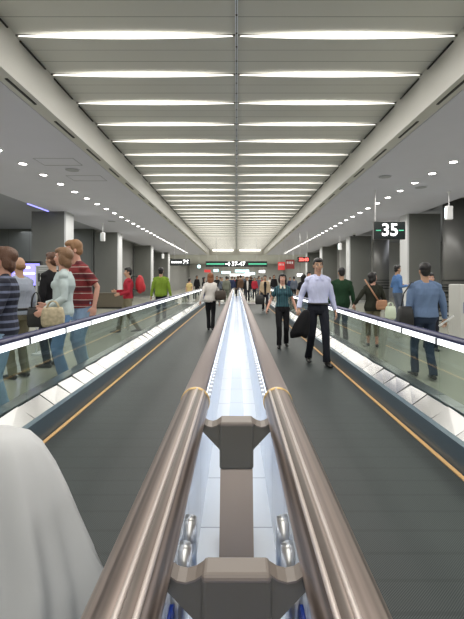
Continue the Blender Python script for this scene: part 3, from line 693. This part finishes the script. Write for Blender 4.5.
def at(px, Z): return (px-236.5)*Z/430
WALK = [(-.10, -.26, .10), (.09, .26, .13)]
WALK2 = [(-.08, .20, .12), (.10, -.22, .09)]
PI = pi
c_navy_stripe = band_mat('navy_stripe_knit', 'Z', .072, .32, (.018, .020, .036), (.13, .15, .23), .9)
c_red_stripe = band_mat('red_stripe_polo', 'Z', .082, .12, (.24, .03, .033), (.50, .40, .37), .9, extra=[('Z', .164, .3, .3, (.12, .018, .025))])
c_denim = cloth('denim_blue', (.16, .28, .50)); c_denim2 = cloth('denim_light', (.30, .42, .60)); c_dark = cloth('dark_trousers', (.018, .020, .028)); c_black = cloth('black_cloth', (.014, .014, .016))
c_aqua = cloth('pale_aqua_jacket', (.50, .58, .58)); c_lilac = cloth('pale_lilac_shirt', (.60, .63, .85)); c_teal = band_mat('teal_print', 'X', .05, .3, (.015, .05, .07), (.04, .14, .16), .8)
c_white = cloth('white_knit', (.74, .70, .66)); c_beige = cloth('beige_jacket', (.52, .40, .27)); c_green = cloth('lime_green_knit', (.21, .32, .04)); c_yellow = cloth('yellow_vest', (.72, .55, .25))
c_blue = cloth('steel_blue_knit', (.15, .22, .36)); c_dgreen = cloth('dark_green_coat', (.018, .05, .025)); c_olive = cloth('black_olive_jacket', (.028, .03, .022)); c_khaki = cloth('khaki', (.20, .18, .12))
c_grey = cloth('grey_blue_shirt', (.36, .40, .48)); c_graygreen = cloth('grey_green_suit', (.18, .19, .15)); c_shirtblue = cloth('blue_shirt', (.10, .20, .42)); c_greytr = cloth('grey_trousers', (.12, .14, .18)); c_redc = cloth('red_coat', (.40, .03, .05))
c_coat = cloth('white_coat_cloth', (.62, .63, .64), vary=.03, vscale=5)

# left of the left handrail ------------------------------------------------
leanrail = lambda a, b_: [a, b_]
person('woman in navy and grey striped sweater at the left edge of the picture', -2.30, 4.25, R(-62), 1.74, ('brown', 'fluffy'), 2, c_navy_stripe, 1, .86, c_denim2, arms=[(-.22, -.30, 1.10), (.22, -.30, 1.10)], feet=[(-.10, .0, .08), (.12, .03, .08)], female=True, detail=.009, head_turn=R(10), bulk=1.05, curl=(.6, .6))
person('balding man in grey blue shirt with dark shoulder strap behind the striped woman', at(19, 6.2), 6.2, R(-120), 1.74, ('sandy', 'bald'), 1, c_grey, 1, .92, c_khaki, detail=.011, arms=[(-.24, -.15, .90), (.24, -.05, .86)], belt=SHOE)
person('woman in pale aqua jacket and blue jeans laughing beside the man in red', -2.30, 5.7, R(-70), 1.84, ('light', 'bob'), 2, c_aqua, 1, .88, c_denim, arms=[(-.24, -.22, 1.02), (.22, -.20, .98)], feet=[(-.12, .0, .08), (.12, .05, .08)], female=True, detail=.009, head_turn=R(-15), curl=(.9, .6))
px5 = -2.25
_, d5 = person('man in red striped polo leaning one hand on the left handrail', px5, 6.3, R(-48), 2.0, ('sandy', 'short'), 2, c_red_stripe, .42, .90, c_denim2, arms=[(-.24, -.20, .90), (.27, .03, .90)], feet=[(-.12, .05, .08), (.12, .0, .08)], lean=R(10), bulk=1.1, detail=.009, head_turn=R(-20), curl=(.5, .3))
person('person in black coat mostly hidden behind the woman in pale aqua jacket', at(52, 7.0), 7.0, R(-110), 1.86, ('brown', 'short'), 1, c_black, 1, .80, c_dark, detail=.012)
person('person with red backpack and olive trousers walking on the left floor', at(128, 11.3), 11.3, R(-70), 1.73, ('black', 'short'), 1, c_redc, 1, .93, c_khaki, arms=[(-.2, -.30, 1.12), (.22, -.25, 1.05)], feet=WALK, detail=.013)
person('man in lime green sweater seen from behind on the left floor', at(161, 13.5), 13.5, R(180), 1.80, ('black', 'short'), 1, c_green, 1, .86, c_dark, arms=[(-.30, .0, .86), (.30, 0, .86)], detail=.013, bulk=1.12)
person('person in yellow vest over white sleeves far along the left handrail', at(189.5, 22), 22, R(150), 1.48, ('black', 'short'), 0, c_yellow, .3, .88, c_dark, detail=.018)
person('dark haired woman in black far behind the left handrail', at(204, 25.5), 25.5, R(90), 1.56, ('black', 'long'), 0, c_black, 1, .85, c_dark, female=True, detail=.02)
# on the left belt
person('auburn haired woman in white sweater and black trousers walking away on the left belt', at(210.5, 11.86), 11.86, R(180), 1.59, ('red', 'long'), 0, c_white, 1, .86, c_black, arms=[(-.27, .02, .84), (.30, .12, .88)], feet=[(-.07, .10, .10), (.06, -.14, .08)], female=True, detail=.012, bulk=1.1)
# on the right belt
person('man in pale lilac shirt and dark trousers striding towards the camera', at(318, 7.14), 7.14, R(4), 1.76, ('black', 'short'), 1, c_lilac, .97, 1.0, c_dark, arms=[(-.33, -.04, .90), (.30, .02, .86)], feet=[(-.12, .18, .10), (.10, -.18, .085)], detail=.010, collar=c_lilac, belt=SHOE, curl=(1.2, .5))
person('woman in dark teal blouse with pale collar walking towards the camera', at(282.5, 8.9), 8.9, R(-4), 1.53, ('black', 'bob'), 2, c_teal, .35, .97, c_black, arms=[(-.36, -.05, .92), (.32, -.05, .90)], feet=[(-.08, -.12, .09), (.09, .14, .10)], female=True, detail=.010, collar=mat('cream_collar', (.68, .62, .5), .8), curl=(.7, .7))
person('man in beige jacket over black shirt walking towards the camera', at(265, 18.8), 18.8, 0, 1.60, ('black', 'short'), 1, c_beige, 1, .82, c_dark, feet=WALK2, detail=.016, jacket_open=c_black)
person('person in black suit with white shirt close to the end of the median', at(247.5, 26.5), 26.5, 0, 1.60, ('black', 'short'), 1, c_black, 1, .82, c_dark, feet=WALK, detail=.02, jacket_open=c_white)
person('person in grey green suit seen from behind at the end of the left belt', at(226.5, 26.3), 26.3, R(180), 1.62, ('black', 'short'), 1, c_graygreen, 1, .82, c_graygreen, detail=.018, bulk=1.12)
# right of the right handrail
person('man in steel blue sweater seen from behind beyond the right handrail', at(424.5, 6.17), 6.17, R(178), 1.66, ('black', 'short'), 1, c_blue, .97, .93, cloth('navy_trousers', (.03, .045, .08)), arms=[(-.34, -.08, .88), (.28, 0, .86)], feet=[(-.08, .12, .09), (.10, -.12, .09)], detail=.009, bulk=1.16, curl=(.7, .5))
person('dark haired woman in olive black jacket with tan shoulder strap', at(373, 9.05), 9.05, R(168), 1.57, ('black', 'bob'), 2, c_olive, .95, .84, c_khaki, arms=[(-.30, -.14, .90), (.42, -.10, .98)], feet=[(-.08, .06, .09), (.10, -.1, .09)], female=True, detail=.010, head_turn=R(-55), bulk=1.12, short_trouser=True)
person('man in blue shirt standing by the big right column', at(397.5, 13.6), 13.6, R(100), 1.87, ('black', 'short'), 1, c_shirtblue, 1, .93, c_greytr, arms=[(-.2, -.2, 1.15), (.2, -.2, 1.15)], detail=.014)
person('person with reddish face half hidden behind the steel blue sweater', at(430.5, 8.6), 8.6, R(-10), 1.55, ('black', 'short'), 2, c_black, 1, .85, c_dark, detail=.014)
person('man in dark green coat seen from behind beyond the right handrail', at(341.5, 9.7), 9.7, R(180), 1.69, ('black', 'short'), 1, c_dgreen, 1, .82, c_dark, arms=[(-.30, 0, .86), (.30, -.02, .86)], detail=.012, bulk=1.15)
person('black haired woman in dark top left of the man in lilac shirt', at(303.5, 14.2), 14.2, R(170), 1.60, ('black', 'long'), 0, c_black, .4, .9, c_denim, female=True, detail=.015)
person('person with reddish face just behind the lilac shirted man shoulder', at(309, 16.5), 16.5, R(20), 1.72, ('black', 'short'), 2, c_greytr, 1, .9, c_dark, detail=.018)
# partly outside the picture at the lower left, coat over the arm
person('person walking close by at the lower left edge in a pale jacket', -1.30, 1.42, R(6), 1.72, ('brown', 'short'), 2, c_coat, .9, .86, c_greytr, arms=[(-.24, -.02, .86), (.47, -.14, 1.07)], feet=[(-.10, .16, .09), (.10, -.14, .09)], detail=.008, curl=(.5, .8))

# crowd beyond the belts
rnd = random.Random(11)
cw = [('dark blue', cloth('c_navy', (.03, .04, .09))), ('black', c_black), ('dark red', c_redc), ('grey', c_greytr), ('pale', c_white), ('brown', cloth('c_brown', (.12, .07, .045))), ('beige', c_beige)]
crowd = [(217, 31, 1), (222, 29, 3), (213, 36, 1), (232, 30, 0), (238, 33, 1), (243, 37, 3), (240.5, 28.6, 5), (250.5, 34, 1), (254.5, 29.5, 2), (259, 33, 3), (262, 38, 2), (270, 36, 4), (274, 31, 1), (197, 33, 1), (234.5, 40, 2), (228, 36, 0), (246, 44, 1), (252, 42, 5), (220, 44, 6), (257, 50, 1), (284, 30, 1), (208, 42, 5), (290, 36, 0), (294, 28, 3)]
place = {0: 'first', 1: 'second', 2: 'third', 3: 'fourth', 4: 'fifth', 5: 'sixth', 6: 'seventh', 7: 'eighth'}
order = sorted(range(len(crowd)), key=lambda i: crowd[i][0])
for r_, i in enumerate(order):
    px, Z, c = crowd[i]
    person('distant person in %s clothes in the far crowd, %s from the left' % (cw[c][0], nth(r_+1)), at(px, Z), Z, rnd.choice((0, PI, PI, .6, -2.6)), rnd.uniform(1.55, 1.76), (rnd.choice(('black', 'black', 'brown')), rnd.choice(('short', 'bob', 'short'))), 1, cw[c][1], 1, .84, rnd.choice((c_dark, c_greytr, c_black)), feet=rnd.choice((None, WALK, WALK2)), detail=.026, group='distant crowd beyond the belts')

# ------------------------------------------------------------------ bags and held things
def bag(name, label, cat, loc, rz, w_, d, h, m, handle=.14, strap=None, lid=None, soft=.03, hm=None):
    t = thing(name, label, cat, loc, rz)
    bm = bmesh.new(); rs = []
    for z, kx in ((0, .86), (.04, 1), (h*.5, 1.03), (h*.85, .92), (h, .80)):
        rs.append([(max(-w_/2, min(w_/2, cos(a*2*pi/28)*w_*.62))*kx, max(-d/2, min(d/2, sin(a*2*pi/28)*d*.75))*(kx if z < h*.9 else .4), z) for a in range(28)])
    rings(bm, rs); link('bag_body', bm, m, t, True)
    if handle:
        for yy in (-.2, .2):
            bm = bmesh.new(); tube(bm, [(cos(a)*w_*.26, yy*d, h*.93+sin(a)*handle) for a in [pi*j/10 for j in range(11)]], .008, 8); link('handle', bm, hm or m, t, True)
    if lid: link('flap', box(-w_*.36, w_*.36, -d*.52-.006, -d*.30, h*.45, h*.90, bevel=.004), lid, t)
    return t
c_bag_black = mat('bag_black', (.02, .02, .02), .5, bump=.3, vscale=30); c_tan = mat('bag_tan', (.42, .22, .13), .5); c_bag_pat = mat('bag_beige_print', (.50, .42, .28), .7, vary=.55, vscale=22)
bag('shopping_bag', 'beige patterned shopping bag held by the woman in pale aqua jacket', 'bag', (at(54, 5.33), 5.30, .84), R(10), .26, .11, .24, c_bag_pat, .09)
t = bag('shoulder_bag', 'black shoulder bag hanging at the side of the balding man', 'bag', (at(36, 6.0), 6.0, .76), R(20), .22, .12, .28, c_bag_black, .22)
t = thing('backpack', 'bright red backpack on the person with olive trousers', 'backpack', (at(139.5, 11.4), 11.44, 1.07), R(-70))
bm = bmesh.new(); ell(bm, (0, 0, .22), (.17, .12, .25)); ell(bm, (0, .09, .14), (.12, .06, .13)); remesh('pack_body', bm, mat('pack_red', (.55, .03, .04), .6), t, .014, 2)
for sx in (-.09, .09):
    bm = bmesh.new(); tube(bm, [(sx, -.06, .42), (sx, -.20, .44), (sx, -.26, .30), (sx, -.20, .10), (sx, -.06, .06)], .014, 8); link('strap', bm, c_bag_black, t, True)
t = bag('shoulder_bag', 'dark brown shoulder bag on the woman in the white sweater', 'bag', (at(220.5, 11.75), 11.72, .86), R(20), .30, .13, .26, mat('bag_brown', (.05, .035, .025), .5), .0)
bm = bmesh.new(); tube(bm, [(-.10, 0, .24), (-.09, 0, .44), (-.04, .02, .55), (.04, .02, .40), (.08, 0, .24)], .009, 8); link('strap', bm, c_bag_black, t, True)
t = bag('shoulder_bag', 'tan handbag on a long strap at the hip of the dark haired woman', 'bag', (at(381.5, 8.85), 8.83, .80), R(-10), .22, .10, .20, c_tan, 0, lid=c_tan)
bm = bmesh.new(); tube(bm, [(-.06, -.02, .17), (-.16, -.07, .32), (-.28, -.05, .52), (-.33, .06, .62), (-.30, .2, .62)], (.016, .006), 8, ref=(1, 0, 0)); link('strap', bm, c_tan, t, True)
bag('shopping_bag', 'pale plastic bag beside the tan handbag', 'bag', (at(390.5, 8.7), 8.7, .62), 0, .20, .10, .26, mat('bag_pale', (.62, .70, .55), .5), .10)
bag('travel_bag', 'dark travel bag carried by the man in beige jacket', 'bag', (at(259.5, 18.6), 18.6, .35), 0, .36, .2, .42, c_bag_black, .2)
bag('travel_bag', 'dark bag held left of the man in steel blue sweater', 'bag', (at(403, 6.2), 6.12, .72), 0, .20, .14, .32, c_bag_black, 0)
bm = bmesh.new(); tube(bm, [(-.06, 0, .28), (-.02, 0, .5), (.08, -.02, .66), (.12, .02, .66), (.10, .04, .5), (.06, .0, .28)], .010, 8); link('strap', bm, c_bag_black, COL.objects['travel_bag.001'], True)
t = thing('newspaper', 'folded white paper in the right hand of the man in steel blue sweater', 'paper', (at(444, 6.1), 6.05, .83), R(20))
link('sheet', box(-.03, .03, -.13, .11, -.012, .012, bevel=.004), M['white'], t)
t.rotation_euler = (R(-38), 0, R(60))
def draped(name, label, cat, loc, rz, prof, m, folds=7, amp=.07, n=64, th=0, seed=0):
    t = thing(name, label, cat, loc, rz); bm = bmesh.new(); rs = []
    for z, cx, cy, rx, ry in prof:
        f = (prof[0][0]-z)/(prof[0][0]-prof[-1][0]); ring = []
        for a in range(n):
            an = a*2*pi/n; q = 1+amp*min(1, f*1.6)*((1-2*abs(sin((an*folds+seed+1.5*f)/2)))+.45*sin(an*(folds*2-3)+1.3*seed+3*f))
            ring.append((cx+cos(an)*rx*q, cy+sin(an)*ry*q, z+.02*f*sin(an*3+seed)))
        rs.append(ring)
    rings(bm, rs); link('cloth', bm, m, t, True); return t
# white coat over the forearm, lower left corner of the picture
t = draped('white_coat', 'white coat draped over the arm of the person at the lower left edge', 'coat', (-.70, 1.28, -.03), 0,
       [(1.00, -.02, 0, .06, .05), (.985, .0, 0, .085, .07), (.95, .015, 0, .105, .085), (.88, .02, 0, .145, .10), (.80, .03, 0, .17, .115), (.70, .04, 0, .20, .12), (.60, .05, 0, .232, .13), (.50, .05, 0, .258, .14), (.44, .04, 0, .262, .14)], c_coat, 7, .13, n=120)
t = draped('dark_jacket', 'black jacket carried in the hand of the man in lilac shirt', 'jacket', (at(302, 6.95), 6.92, 0), 0,
       [(.93, .06, 0, .03, .03), (.90, .055, 0, .06, .05), (.80, .02, 0, .10, .07), (.68, -.02, 0, .13, .08), (.58, -.05, 0, .14, .08), (.50, -.06, 0, .12, .07)], c_black, 5, .14)
